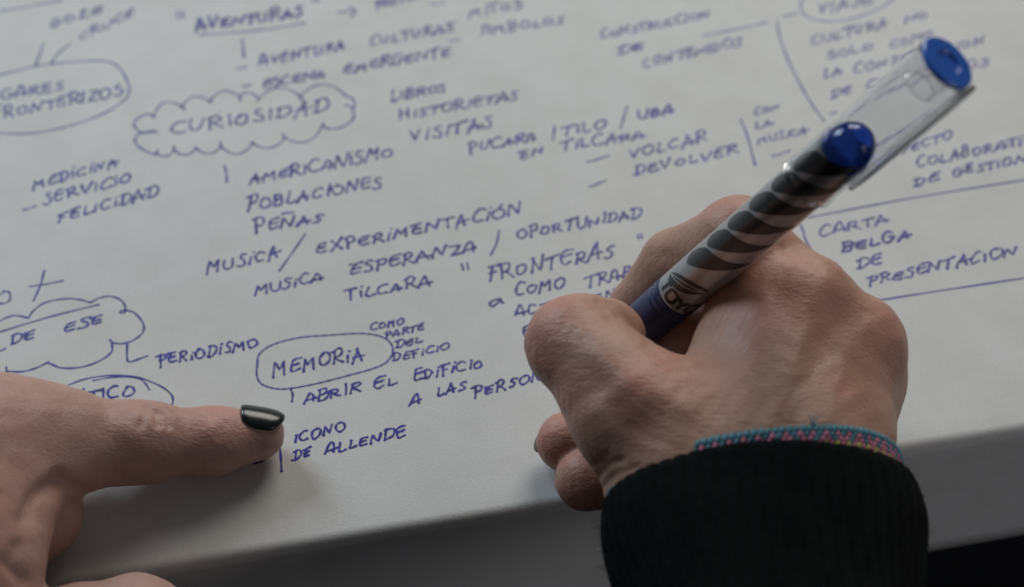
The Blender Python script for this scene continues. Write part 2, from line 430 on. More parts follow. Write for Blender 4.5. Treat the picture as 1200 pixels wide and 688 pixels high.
WORDS = [  # text, baseline start, baseline end, height, soft
("GOZE", 58,33, 121,14, 12,1), ("CRUCE", 93,48, 158,17, 11,1),
("LUGARES", -28,121, 75,106, 14,1), ("FRONTERIZOS", -10,141, 144,112, 15,0),
("AVENTURAS", 228,36, 356,18, 15,0), ("PROYECTOS", 440,10, 520,-8, 13,1),
("AVENTURA", 303,77, 406,58, 14,0), ("CULTURAS", 433,54, 531,37, 13,1),
("ESCENA", 308,103, 382,90, 13,0), ("EMERGENTE", 402,86, 529,65, 14,0),
("MITOS", 549,21, 612,9, 12,1), ("SIMBOLOS", 559,42, 662,27, 13,1),
("CURIOSIDAD", 200,158, 387,130, 18,0),
("AMERICANiSMO", 291,217, 461,184, 17,0), ("POBLACIONES", 288,247, 450,219, 17,0), ("PEÑAS", 297,273, 377,260, 15,0),
("LIBROS", 458,119, 524,107, 14,0), ("HISTORIETAS", 468,140, 608,116, 13,0), ("VISITAS", 479,167, 580,149, 15,0),
("PUCARA", 549,179, 630,165, 13,0), ("TILO", 659,159, 712,150, 12,0), ("UBA", 746,140, 791,131, 12,0),
("EN", 608,187, 641,180, 13,0), ("TiLCARA", 657,177, 758,161, 13,0),
("VOLCAR", 736,187, 831,165, 14,0), ("DEVOLVER", 743,207, 867,179, 14,0),
("CON", 883,136, 914,127, 9,0), ("LA", 884,151, 908,146, 9,0), ("MUSICA", 888,169, 947,156, 11,0),
("CONSTRUCCiON", 703,46, 832,20, 12,1), ("DE", 724,64, 757,57, 12,0), ("CONTENIDOS", 753,80, 869,53, 13,1),
("VIAJE", 957,18, 1024,3, 14,1), ("CULTURA", 951,52, 1041,32, 13,1), ("NO", 1059,28, 1089,21, 12,1),
("SOLO", 968,70, 1025,57, 12,1), ("COMO", 1043,57, 1094,44, 11,1),
("LA", 964,92, 988,86, 12,1), ("CONSTRUCCION", 1000,86, 1154,51, 12,1),
("DE", 974,116, 1000,108, 13,1), ("CONTENIDOS", 1014,106, 1160,76, 12,1),
("PROYECTO", 1016,191, 1118,162, 13,0), ("COLABORATiVO", 1074,196, 1226,165, 14,0),
("DE", 1071,219, 1103,211, 13,0), ("GESTiON", 1116,208, 1204,189, 13,0),
("CARTA", 960,277, 1042,260, 13,0), ("BELGA", 985,296, 1070,277, 14,0), ("DE", 1005,315, 1036,307, 13,0),
("PRESENTACION", 1016,335, 1193,298, 14,0),
("MEDiCiNA", 38,223, 140,193, 14,0), ("SERViCiO", 51,239, 156,213, 14,0), ("FELiCiDAD", 66,261, 188,229, 14,0),
("MUSiCA", 241,321, 330,301, 16,0), ("EXPERiMENTACiÓN", 371,298, 613,250, 16,0),
("MUSiCA", 298,346, 379,329, 15,0), ("ESPERANZA", 409,322, 560,294, 16,0), ("OPORTUNiDAD", 605,281, 753,254, 15,0),
("TiLCARA", 404,353, 506,334, 15,0), ("FRONTERAS", 570,331, 721,300, 20,0),
("¿", 571,361, 592,355, 17,0), ("COMO", 603,348, 662,337, 15,0), ("TRABAJAR", 685,337, 800,312, 15,0), ("ACTiVAMENTE", 604,372, 750,346, 14,0), ("EN", 612,395, 640,389, 13,0),
("COMO", 434,388, 475,379, 10,0), ("PARTE", 451,397, 498,386, 10,0), ("DEL", 464,409, 496,400, 10,0), ("DEFiCIO", 460,424, 528,409, 10,0),
("MEMORiA", 319,442, 428,421, 20,0),
("ABRIR", 356,474, 424,458, 14,0), ("EL", 437,457, 467,449, 13,0), ("EDiFiCiO", 484,447, 568,430, 14,0),
("A", 480,475, 496,471, 14,0), ("LAS", 511,465, 546,457, 13,0), ("PERSONAS", 553,466, 665,438, 14,0),
("ICONO", 344,520, 406,504, 14,0), ("DE", 343,541, 365,533, 13,0), ("ALLENDE", 380,533, 477,510, 14,0),
("PERiODiSMO", 184,429, 303,407, 14,0), ("DE", 12,405, 42,396, 12,0), ("ESE", 74,390, 123,378, 12,0),
("CRiTICO", 58,475, 161,463, 16,0), 
]
for (t, x0, y0, x1, y1, h, s) in WORDS:
    heavy = t in ("UBA", "BELGA", "AVENTURAS")
    write(t, x0, y0, x1, y1, h, 0.64 if h > 11 else 0.55, bool(s), heavy and h > 11)
def quote(x, y, s=1.0):
    ink = Ink()
    ink.stroke([(x, y), (x + 2.5 * s, y + 9 * s)], .45); ink.stroke([(x + 7 * s, y - 1), (x + 9 * s, y + 8 * s)], .45)
    ink.build("quotation_mark", M_ink, "small double quotation mark")
quote(207, 14, .9); quote(366, -4, .8); quote(541, 309, .9); quote(747, 275, .6)
L = line
L([(0, 13), (72, 1)], "straight line at the far left corner", soft=True)
L([(51, 51), (41, 79)], "short slash above the oval"); L([(82, 52), (69, 62), (58, 76)], "short slash above the oval")
L([(-60, 112), (-30, 96), (0, 88), (45, 77), (95, 72), (125, 72), (140, 80), (150, 97), (151, 108), (146, 117), (122, 133), (80, 148), (40, 156), (0, 156), (-40, 150)],
  "oval drawn round LUGARES FRONTERIZOS", .55, soft=True, name="drawn_oval")
L([(234, 41), (300, 36), (357, 27)], "underline below AVENTURAS", soft=True)
L([(395, 14), (416, 13)], "arrow shaft"); L([(409, 8), (418, 13), (411, 20)], "arrow head", curve=False)
L([(505, 5), (521, 4)], "short dash"); L([(522, 27), (536, 26)], "short dash", soft=True); L([(526, 48), (538, 47)], "short dash", soft=True)
L([(284, 46), (286, 68)], "short upright stroke below AVENTURAS"); L([(278, 80), (289, 79)], "short dash"); L([(284, 101), (294, 100)], "short dash")
def scallop(C, label, bulge=0.34, w=.5, skip=()):
    """cloud outline: arcs bulging to the left of travel between cusps"""
    ink = Ink(); C = np.array(C, float)
    for i in range(len(C) - 1):
        a, b = C[i], C[i + 1]; d = b - a; nn = np.array([d[1], -d[0]]); bl = bulge * random.uniform(.8, 1.15)
        if i in skip: bl *= .3
        t = np.linspace(-0.04, 1.04, 16)
        P = [a + d * x + nn * bl * (1 - (2 * x - 1) ** 2) for x in t]
        ink.stroke(P, w)
        e = np.array(P[-1]); tip = e - nrm(nn) * 4 + nrm(d) * random.uniform(-4, 1)
        if i % 2 == 0: ink.stroke([tuple(e), tuple((e + tip) / 2 + [1, 0]), tuple(tip)], w)
    return ink.build("drawn_cloud", M_ink_soft, label)
scallop([(180, 136), (213, 125), (246, 119), (280, 113), (303, 116), (352, 113), (404, 111)], "top of the cloud outline over CURIOSIDAD", .28)
scallop([(378, 147), (334, 162), (296, 168), (259, 172), (230, 174), (204, 176), (183, 180)], "bottom of the cloud outline under CURIOSIDAD", .26)
L([(185, 155), (166, 155), (157, 147), (161, 139), (173, 134), (182, 137)], "left lobe of the cloud outline", name="drawn_cloud")
L([(181, 153), (163, 157), (158, 165), (164, 173), (181, 181), (185, 176)], "lower left lobe of the cloud outline", name="drawn_cloud")
L([(404, 111), (414, 117), (415, 126), (405, 123)], "upper right lobe of the cloud outline", name="drawn_cloud")
L([(413, 127), (414, 139), (401, 149), (385, 151), (378, 146)], "lower right lobe of the cloud outline", name="drawn_cloud")
L([(263, 194), (265, 202), (266, 214)], "short upright stroke beside AMERICANISMO")
L([(650, 148), (648, 165)], "slash"); L([(735, 125), (731, 138), (727, 151)], "slash"); L([(358, 274), (342, 297), (327, 318)], "long slash after MUSICA")
L([(585, 270), (582, 285), (575, 299)], "slash after ESPERANZA")
L([(687, 190), (714, 183)], "dash before VOLCAR"); L([(690, 219), (710, 212)], "dash before DEVOLVER")
L([(868, 140), (876, 160), (885, 194)], "upright stroke left of CON LA MUSICA", .6)
L([(905, 183), (926, 177)], "short dash"); L([(824, 42), (860, 35), (899, 26)], "ruled line", .55, soft=True)
L([(911, 25), (914, 44), (925, 74), (941, 105), (952, 123), (966, 142)], "long curved bracket line", .62, soft=True)
L([(917, 19), (934, 16)], "short dash", soft=True)
L([(950, -14), (940, 0), (939, 12), (951, 22), (980, 25), (1014, 17), (1045, 1), (1052, -14)], "oval drawn round VIAJE", .55, soft=True, name="drawn_oval")
L([(972, 134), (981, 131)], "short dash")
L([(947, 255), (1070, 232), (1200, 211), (1260, 201)], "upper side of the box round CARTA BELGA DE PRESENTACION")
L([(935, 259), (941, 270), (946, 285), (975, 330), (1024, 353)], "left side of the box round CARTA BELGA DE PRESENTACION", name="drawn_line")
L([(1024, 353), (1100, 341), (1200, 326), (1260, 316)], "lower side of the box round CARTA BELGA DE PRESENTACION")
L([(27, 246), (42, 242)], "short dash before SERVICIO")
L([(52, 317), (47, 335), (39, 353)], "upright of a plus sign"); L([(35, 336), (55, 333), (74, 329)], "bar of a plus sign")
L([(5, 342), (-6, 350), (2, 356), (11, 352), (11, 343), (4, 341)], "letter O at the left border")
s_ = lambda pts: [(x / 3.75, 340 + y / 3.75) for x, y in pts]
L(s_([(-60, 170), (0, 135), (60, 112), (125, 122)]), "cloud outline above DE ESE", name="drawn_cloud")
L(s_([(125, 122), (150, 88), (200, 55), (290, 38), (350, 42), (398, 55)]), "cloud outline above DE ESE", name="drawn_cloud")
L(s_([(398, 55), (440, 34), (490, 28), (535, 48), (552, 80), (545, 100), (528, 98), (540, 88), (590, 100), (628, 145), (628, 185), (590, 218), (540, 235), (492, 232)]), "cloud outline beside ESE", name="drawn_cloud")
L(s_([(484, 218), (492, 240), (488, 275), (430, 315), (350, 340), (270, 342), (225, 325), (210, 318)]), "cloud outline below ESE", name="drawn_cloud")
L(s_([(210, 318), (160, 342), (100, 358), (35, 358)]), "cloud outline below DE", name="drawn_cloud"); L(s_([(28, 338), (30, 380)]), "cloud tail")
L([(-15, 393), (0, 389), (60, 371), (116, 357)], "ruled line above DE ESE"); L([(0, 411), (6, 409)], "short dash")
L([(149, 404), (149, 420), (153, 424), (173, 417)], "hooked bracket before PERIODISMO")
L([(40, 480), (72, 456), (101, 444), (133, 440), (160, 442), (187, 452), (201, 463), (202, 473), (195, 480), (170, 492)], "oval drawn round CRITICO", .5, name="drawn_oval")
L([(109, 446), (135, 442), (160, 443), (170, 449), (175, 457)], "second stroke of the oval round CRITICO", .45)
L(catmull([(301, 428), (304, 415), (320, 404), (350, 396), (385, 393), (425, 391), (450, 396), (460, 407), (457, 420), (443, 430), (405, 441), (365, 451), (330, 456), (308, 451), (301, 440), (302, 424)], 4).tolist(), "oval drawn round MEMORIA", .52, name="drawn_oval")
L([(340, 455), (343, 462), (342, 471)], "short upright stroke before ABRIR", .6)
L([(327, 517), (329, 535), (330, 553)], "upright stroke before ICONO DE ALLENDE", .6)
L([(288, 536), (297, 542), (305, 541), (312, 535)], "curl of ink half hidden under the fingertip", .8)

for pts in ([(38, -8), (42, 30), (55, 66), (60, 92), (68, 120), (80, 150), (92, 188), (97, 215)], [(118, 330), (128, 300), (125, 270), (131, 250)]):
    ink = Ink(); ink.stroke(catmull(pts, 8), 0.7)
    o = mesh_obj("paper_crease", [(x, y, (z - 0.012) * 1.5 + 0.006) for x, y, z in ink.V], ink.F, M_paper, paper); o["label"] = "faint raised crease in the paper"
# ------------------------------------------------------------------ implicit surface hands
def surface_nets(F, org, h):
    s = F < 0
    c = s[:-1, :-1, :-1]
    cnt = np.zeros(c.shape, np.uint8)
    for dx in (0, 1):
        for dy in (0, 1):
            for dz in (0, 1):
                cnt += s[dx:dx + c.shape[0], dy:dy + c.shape[1], dz:dz + c.shape[2]]
    act = (cnt > 0) & (cnt < 8)
    I = np.argwhere(act); idx = -np.ones(act.shape, np.int64); idx[act] = np.arange(len(I))
    acc = np.zeros((len(I), 3)); num = np.zeros(len(I))
    cor = [(a, b, d) for a in (0, 1) for b in (0, 1) for d in (0, 1)]
    val = {q: F[I[:, 0] + q[0], I[:, 1] + q[1], I[:, 2] + q[2]].astype(float) for q in cor}
    for p in cor:
        for ax in range(3):
            if p[ax]: continue
            q = list(p); q[ax] = 1; q = tuple(q)
            f0, f1 = val[p], val[q]; m = (f0 < 0) != (f1 < 0)
            t = np.where(m, f0 / np.where(m, f0 - f1, 1), 0)
            pt = np.tile(np.array(p, float), (len(I), 1)); pt[:, ax] = t
            acc[m] += pt[m]; num[m] += 1
    V = (I + acc / num[:, None]) * h + org
    Q = []
    for ax in range(3):
        b, d = [(1, 2), (2, 0), (0, 1)][ax]
        sl0 = [slice(1, -1)] * 3; sl1 = [slice(1, -1)] * 3
        sl0[ax] = slice(0, -1); sl1[ax] = slice(1, None)
        a0, a1 = s[tuple(sl0)], s[tuple(sl1)]
        for flip in (0, 1):
            e = np.argwhere((a0 & ~a1) if not flip else (~a0 & a1))
            off = np.ones(3, int); off[ax] = 0
            e = e + off
            def cell(db, dd):
                q = e.copy(); q[:, b] += db; q[:, d] += dd; return idx[q[:, 0], q[:, 1], q[:, 2]]
            quad = np.stack([cell(-1, -1), cell(0, -1), cell(0, 0), cell(-1, 0)], 1)
            if flip: quad = quad[:, ::-1]
            Q.append(quad)
    return V, np.vstack(Q)

def smooth_mesh(V, Q, it=4, lam=0.5):
    e = np.vstack([Q[:, [0, 1]], Q[:, [1, 2]], Q[:, [2, 3]], Q[:, [3, 0]]])
    deg = np.bincount(e[:, 0], minlength=len(V)) + np.bincount(e[:, 1], minlength=len(V))
    for k in range(it):
        l = lam if k % 2 == 0 else -lam * 0.96
        A = np.zeros_like(V)
        for ax in range(3):
            A[:, ax] = np.bincount(e[:, 0], V[e[:, 1], ax], len(V)) + np.bincount(e[:, 1], V[e[:, 0], ax], len(V))
        V = V + l * (A / deg[:, None] - V)
    return V

def vnormals(V, Q):
    n = np.cross(V[Q[:, 2]] - V[Q[:, 0]], V[Q[:, 3]] - V[Q[:, 1]])
    A = np.zeros_like(V)
    for k in range(4):
        for ax in range(3): A[:, ax] += np.bincount(Q[:, k], n[:, ax], len(V))
    return A / (np.linalg.norm(A, axis=1)[:, None] + 1e-12)

class Field:
    def __init__(s, lo, hi, h):
        s.lo = np.array(lo, float); s.h = h
        s.n = np.ceil((np.array(hi) - s.lo) / h).astype(int)
        s.ax = [s.lo[i] + np.arange(s.n[i]) * h for i in range(3)]
    def blank(s): return np.full(tuple(s.n), 30.0, np.float32)
    def cone(s, D, a, b, ra, rb, k, flat=None):
        """smooth-union a tapered round bar into D. flat = (dir, factor): squash along dir"""
        a = np.asarray(a, float); b = np.asarray(b, float); R = max(ra, rb) + 10 + k
        lo = np.minimum(a, b) - R; hi = np.maximum(a, b) + R
        i0 = np.clip(((lo - s.lo) / s.h).astype(int), 0, s.n); i1 = np.clip(((hi - s.lo) / s.h).astype(int) + 1, 0, s.n)
        if np.any(i1 <= i0): return
        X, Y, Z = np.meshgrid(*[s.ax[i][i0[i]:i1[i]].astype(np.float32) for i in range(3)], indexing='ij')
        ba = (b - a).astype(np.float32); L2 = float(ba @ ba) + 1e-9
        px, py, pz = X - a[0], Y - a[1], Z - a[2]
        t = np.clip((px * ba[0] + py * ba[1] + pz * ba[2]) / L2, 0, 1).astype(np.float32)
        dx, dy, dz = px - t * ba[0], py - t * ba[1], pz - t * ba[2]
        if flat is not None:
            n, f = np.asarray(flat[0], float), flat[1]; q = dx * n[0] + dy * n[1] + dz * n[2]
            g = (f - 1) * q; dx = dx + g * n[0]; dy = dy + g * n[1]; dz = dz + g * n[2]
        tt = t * t * (3 - 2 * t) * 0.5 + t * 0.5
        d = np.sqrt(dx * dx + dy * dy + dz * dz) - (ra + (rb - ra) * tt)
        if flat is not None: d = d / (flat[1] if flat[1] > 1 else 1)
        sl = tuple(slice(i0[i], i1[i]) for i in range(3))
        D[sl] = smin(D[sl], d, k)
    def chain(s, D, pts, k):
        for i in range(len(pts) - 1):
            (a, ra), (b, rb) = pts[i], pts[i + 1]; s.cone(D, a, b, ra, rb, k)

def smin(a, b, k):
    if k <= 0: return np.minimum(a, b)
    h = np.maximum(k - np.abs(a - b), 0) / k
    return np.minimum(a, b) - h * h * k * 0.25

def P3(*q): return [(at(x, y, z), r) for (x, y, z, r) in q]

def hand_mesh(name, lo, hi, h, palm, palm_k, fingers, fk, mat, carve=None, creases=(), flush=()):
    fld = Field(lo, hi, h)
    D = fld.blank()
    for seg in palm: fld.cone(D, *seg[:4], palm_k if len(seg) < 5 else seg[4], seg[5] if len(seg) > 5 else None)
    out = D.copy()
    for f in fingers:
        G_ = fld.blank(); fld.chain(G_, f['pts'], f.get('k', 3.0))
        for seg in f.get('extra', ()): fld.cone(G_, *seg)
        out = smin(out, smin(D, G_, f.get('join', fk)), 0.9)
    if carve is not None: out = carve(fld, out)
    V, Q = surface_nets(out, fld.lo, fld.h)
    # keep what lies above the paper
    V = smooth_mesh(V, Q, 8)
    Nv = vnormals(V, Q)
    disp = 0.10 * np.sin(V[:, 0] * .62 + 1.3 * np.sin(V[:, 1] * .31)) * np.sin(V[:, 1] * .55 + V[:, 2] * .4) + 0.05 * np.sin(V[:, 0] * 1.7 + V[:, 1] * .9) * np.sin(V[:, 1] * 2.1 - V[:, 2] * 1.3)
    for (pts, depth, width) in creases:
        P = catmull(np.array([at(x, y, z) for x, y, z in pts]), 6) if len(pts) > 2 else np.array([at(x, y, z) for x, y, z in pts])
        best = np.full(len(V), 1e9)
        # measured across the line of sight so that the crease lands on the surface seen there
        C = CAMP; dv = V - C; dist = np.linalg.norm(dv, axis=1)
        for i in range(len(P) - 1):
            a = P[i]; b = P[i + 1]
            ra = (a - C) / np.linalg.norm(a - C); rb = (b - C) / np.linalg.norm(b - C)
            u = dv / dist[:, None]; ba = rb - ra
            t = np.clip(((u - ra) @ ba) / (ba @ ba + 1e-12), 0, 1)
            best = np.minimum(best, np.linalg.norm(u - ra - t[:, None] * ba, axis=1) * dist)
        near = np.linalg.norm(V - P.mean(0), axis=1) < 30
        disp -= np.where(near, depth * np.exp(-(best / width) ** 2), 0)
    V = V + Nv * disp[:, None]
    V[:, 2] = np.maximum(V[:, 2], 0.08)
    o = mesh_obj(name, V, Q, mat)
    fl = np.zeros(len(V), np.float32)
    for (c, r, a) in flush:
        fl = np.maximum(fl, a * np.exp(-(np.linalg.norm(V - at(*c), axis=1) / r) ** 2))
    at_ = o.data.attributes.new("flush", 'FLOAT', 'POINT'); at_.data.foreach_set("value", fl.astype(np.float32))
    return o

# ------------------------------------------------------------------ pen (needed first: the hand closes on it)
PT = at(672, 450, 0.3)
dT = ray(1112, 72); PL = 136.0
bq = dT @ (CAMP - PT); cq = (CAMP - PT) @ (CAMP - PT) - PL * PL
tq = -bq - math.sqrt(bq * bq - cq)
PE = CAMP + dT * tq
PA = nrm(PE - PT)
PU = nrm((CAMP - PE) - PA * ((CAMP - PE) @ PA))     # side of the pen turned to the camera
PV = np.cross(PA, PU)
print("pen end", PE, "axis", PA, "side", PV)
def pen_t(px, py):
    """distance along the pen axis of the point seen at (px,py)"""
    r = ray(px, py); w = PT - CAMP
    # closest approach between ray and axis
    a = PA @ r; d1 = PA @ w; d2 = r @ w
    return (a * d2 - d1) / (1 - a * a)
for nm, q in dict(grip=(790, 350), toyo=(805, 330), s1=(840, 299), s4=(918, 237), mouth=(950, 213), dome0=(975, 180), dome1=(1003, 152), end=(1112, 72)).items():
    t_ = pen_t(*q); print(nm, round(float(t_), 1), (PT + PA * t_).round(1))

def build_pen():
    pen = empty("pen", PT)
    tag(pen, "silver pen with black stripes, blue grip and clear cap held in the writing hand", "pen")
    T = {k: float(pen_t(*v)) for k, v in dict(grip=(796, 346), s1=(843, 299), s4=(920, 237), mouth=(948, 215), dome0=(985, 175), dome1=(1006, 152), end=(1112, 72)).items()}
    R = 5.55
    def rev(name, prof, mat, n=72, cs=False, ce=False, parent=pen):
        q = [prof[0]]
        for (a, b) in zip(prof[:-1], prof[1:]):          # holding rings beside every corner
            l = math.hypot(b[0] - a[0], b[1] - a[1])
            for f in ((.04 / l, 1 - .04 / l) if l > .12 else ()): q.append((a[0] + (b[0] - a[0]) * f, a[1] + (b[1] - a[1]) * f))
            q.append(b)
        V, F = revolve(q, PT, PA, PU, PV, n, cs, ce); return mesh_obj(name, V, F, mat, parent)
    g = T['grip']
    rev("tip", [(0, .25), (0.5, .4), (2.5, .5), (2.6, .9), (9, 1.8), (9.2, 2.2), (12, 3.2)], M_barrel, 32, True, True)
    prof = [(11.5, 3.2), (13, 4.2), (18, 5.0)]
    prof += [(22, 5.3), (g - 8, 5.45), (g - 4.2, 5.45), (g - 4.0, 5.2), (g - 3.5, 5.2), (g - 3.3, 5.5), (g - 2.2, 5.5), (g - 2.0, 5.25), (g - 1.5, 5.25), (g - 1.3, 5.55), (g, 5.45)]
    rev("grip", prof, M_grip, cs=True, ce=True)
    rev("barrel", [(g + .02, 5.2), (g + .1, 5.4), (g + .5, R), (T['dome0'] - 1, R), (T['dome0'], R - .2)], M_barrel, cs=True, ce=True)
    # black stripes wrapped on the barrel
    ts = np.linspace(T['s1'], T['s4'], 4); step = ts[1] - ts[0]
    for i in range(6):
        t0 = ts[0] + step * i
        if t0 > T['dome0'] - 3: break
        V, F = [], []; n = 26
        for k in range(n + 1):
            u = k / n
            th = math.radians(-66 + 138 * u)               # from the upper left side across to the lower right
            half = step * 0.46 * (min(1, u / 0.16) ** 0.5 * min(1, 1.25 - 1.15 * u) if u > 0 else 0) + 0.03
            tc = t0 - 3.4 + 10.5 * u
            for j in range(5):
                tt = tc + half * (j / 2 - 1)
                V.append(PT + PA * tt + (R + 0.06) * (math.cos(th) * PU + math.sin(th) * PV))
        for k in range(n):
            for j in range(4): F.append((k * 5 + j, k * 5 + j + 1, (k + 1) * 5 + j + 1, (k + 1) * 5 + j))
        mesh_obj("stripe", V, F, M_black, pen)
    # lettering and leaf emblem printed round the barrel
    def wrapped(name, strokes, t0, th0, along, around, w, mat):
        V, F = [], []
        for P in strokes:
            T_ = np.gradient(P, axis=0); T_ /= np.linalg.norm(T_, axis=1)[:, None] + 1e-9
            b = len(V)
            for i, (x, y) in enumerate(P):
                for sgn in (-1, 1):
                    X = x - sgn * T_[i][1] * w / 2; Y = y + sgn * T_[i][0] * w / 2
                    # x runs round the barrel, y along it
                    th = th0 + around * X / R; tt = t0 + along * Y
                    V.append(PT + PA * tt + (R + 0.09) * (math.cos(th) * PU + math.sin(th) * PV))
                if i: F.append((b + 2 * i - 2, b + 2 * i - 1, b + 2 * i + 1, b + 2 * i))
        return mesh_obj(name, V, F, mat, pen, False)
    strokes = []; cur = 0
    for c in "TOYO":
        w_, ss_ = {'T': (6.6, ["l 0,9 6,9", "l 3,9 3,0"]), 'O': (8.6, ["c 4,9.4 1,8 0.6,4.6 1,1.4 4,0 7,1.4 7.4,4.6 7,8 4.02,9.4"]),
                   'Y': (7.4, ["l 0,9 3.4,4.4 6.8,9", "l 3.4,4.4 3.4,0"])}[c]
        for st in ss_:
            k, P = parse(st); P = catmull(P, 6) if k == 'c' else np.array([P[i] + (P[i + 1] - P[i]) * t for i in range(len(P) - 1) for t in (0, .5, 1)])
            strokes.append((P + [cur, 0]) * 0.37)
        cur += w_
    wrapped("lettering", strokes, g + 1.2, math.radians(-46), 1, 1, 0.85, M_black)
    # emblem: dark leaf with light veins, just past the lettering
    def leaf(name, inset, mat, lift, c0):
        V, F = [], []; n = 22
        for k in range(n + 1):
            u = k / n
            th = math.radians(-58 + 104 * u); tc = g + 5.2 + 5.4 * u
            if name == "leaf_emblem": hw = 2.3 * math.sin(math.pi * min(1, u * 1.0)) ** 0.6; o_ = 0
            else: hw = 0.16; o_ = c0 * math.sin(math.pi * u)
            for j in (-1, 0, 1):
                V.append(PT + PA * (tc + o_ + hw * j) + (R + lift) * (math.cos(th) * PU + math.sin(th) * PV))
        for k in range(n):
            for j in (0, 1): F.append((k * 3 + j, k * 3 + j + 1, (k + 1) * 3 + j + 1, (k + 1) * 3 + j))
        mesh_obj(name, V, F, mat, pen, False)
    leaf("leaf_emblem", 0, M_black, 0.09, 0)
    leaf("leaf_vein", 0, M_barrel, 0.13, 0.9); leaf("leaf_vein", 0, M_barrel, 0.13, -0.3)
    # posted clear cap, blue barrel plug showing through it
    m = T['mouth']; e = T['end']; RO, RI = 6.1, 5.75
    d0 = T['dome0']
    dome = [(d0 - .3, 5.4), (d0, 5.6), (d0 + 1.2, 5.6), (d0 + 1.4, 5.3)] + [(d0 + 1.4 + 6.2 * math.sin(a), 5.3 * math.cos(a)) for a in np.linspace(0.05, 1.5, 12)]
    rev("end_plug", dome, M_plug_clear, cs=True, ce=True)
    rev("cap", [(m, RI), (m, RO), (m + .3, RO + .3), (m + 1.3, RO + .3), (m + 1.8, RO), (e - 4, RO), (e - 1.5, RO - .1), (e - 1.25, RO - .25), (e - 1.3, RI), (m + .01, RI)], M_clear)
    rev("cap_plug", [(e - 1.15, 5.3), (e - 1.1, 5.8), (e - .8, 5.95), (e - .3, 5.95), (e - .05, 5.7), (e, 2.9), (e - .5, 2.5), (e - .6, .2)], M_blue_plug, cs=True, ce=True)
    rev("inner_tube", [(e - 8, 3.2), (e - 8, 3.6), (e - 2.2, 3.9), (e - 2.2, 3.5), (e - 7.9, 3.2)], M_clear, 40)
    # clip along the cap's lower right side
    cd = nrm(math.cos(math.radians(84)) * PU + math.sin(math.radians(84)) * PV); cs_ = np.cross(PA, cd)
    st = [(e - .4, RO + .02, RO + 1.1, 2.4), (e - 2.5, RO + .02, RO + 1.3, 2.3), (e - 4, RO + .35, RO + 1.4, 2.2), (e - 15, RO + .35, RO + 1.45, 2.1), (e - 27, RO + .3, RO + 1.4, 1.9), (e - 33, RO + .12, RO + 1.35, 1.6), (e - 34.6, RO + .25, RO + 1.1, 1.1)]
    V, F = [], []
    for (t, r0, r1, w) in st:
        for (r, s) in ((r0, -w), (r0, w), ((r0 + r1 * 2) / 3, w * 1.05), (r1, w * .7), (r1, -w * .7), ((r0 + r1 * 2) / 3, -w * 1.05)):
            V.append(PT + PA * t + cd * r + cs_ * s)
    for i in range(len(st) - 1):
        for k in range(6): F.append((i * 6 + k, i * 6 + (k + 1) % 6, (i + 1) * 6 + (k + 1) % 6, (i + 1) * 6 + k))
    F.append(tuple(range(5, -1, -1))); F.append(tuple((len(st) - 1) * 6 + k for k in range(6)))
    mesh_obj("clip", V, F, M_clip, pen)
    return pen
M_plug_clear = glass_mat("pen_plug_clear_blue", (0.05, 0.16, 0.95), 0.04, 1.45)
M_plug_clear.node_tree.nodes["Principled BSDF"].inputs['Transmission Weight'].default_value = 0.93
build_pen()

# ------------------------------------------------------------------ writing hand
def ax(px, py): return float(pen_t(px, py))
WC = at(888, 592, 33)                       # middle of the wrist, just inside the cuff
WA = nrm(at(908, 720, 33) - WC)             # forearm direction
WB = np.cross(WA, [0, 0, 1]); WB = nrm(WB)
if WB[0] < 0: WB = -WB
WZ = nrm(np.cross(WB, WA)); WZ = WZ if WZ[2] > 0 else -WZ
def wr(b, z, a=0): return WC + WB * b + WZ * z + WA * a
m2, m3, m4, m5 = at(897, 330, 40), at(941, 362, 43), at(996, 408, 37), at(998, 445, 25)
palm = [
    (m2, wr(-7, 3, -8), 11.2, 13.5, 6), (m3, wr(-3, 4, -8), 11.3, 13.5, 6), (m4, wr(6, 3, -8), 11.3, 13.5, 6), (m5, wr(13, -1, -8), 11.3, 13.5, 7),
    (at(880, 470, 30), wr(-6, -2, -8), 13, 16), (at(960, 480, 22), wr(8, -3, -8), 12.5, 15),
    (wr(-12, 0, -14), wr(-7, 0, 30), 15.5, 12), (wr(12.5, -1, -14), wr(7, 0, 30), 15.5, 12),
    (at(800, 525, 36), wr(-13, 1, -6), 14, 15.5),
    # tendons and knuckle tops just under the skin
    (at(898, 324, 48), wr(-6, 13, -6), 3.2, 3.0, 5), (at(941, 352, 50.5), wr(-2, 13.5, -6), 3.4, 3.0, 5), (at(1000, 398, 43.5), wr(4, 12, -6), 3.2, 3.0, 5),
]
thumb = dict(pts=P3((787, 533, 36, 15.6), (742, 482, 42, 13.2), (674, 403, 43, 9.6), (708, 395, 36.5, 8.6)), k=4, join=8,
    extra=[(at(712, 440, 44), at(676, 404, 44), 10.8, 9.2, 4), (at(664, 400, 44), at(668, 408, 44), 8.2, 8.4, 3), (at(690, 392, 42), at(712, 397, 38), 8.4, 8.2, 3)])
index = dict(pts=P3((897, 328, 40, 11.2), (866, 280, 49, 9.4), (794, 312, 31, 8.7), (747, 361, 19, 7.3)), k=3, join=5)
middle = dict(pts=P3((940, 358, 44, 11), (890, 335, 34, 9.4), (830, 380, 24, 8.6), (775, 418, 11, 7.2)), k=3, join=5)
ring = dict(pts=P3((1000, 405, 36, 11), (900, 430, 20, 9), (770, 492, 9.5, 8.2), (664, 518, 8.4, 7.2)), k=3, join=5)
little = dict(pts=P3((1003, 445, 24, 10.5), (920, 490, 12, 8.6), (790, 545, 8.6, 7.8), (688, 562, 7.8, 7.5)), k=3, join=5)
allp = np.array([q for f in (thumb, index, middle, ring, little) for q, r in f['pts']] + [WC, wr(-25, 0, 30), wr(25, 0, 30)])
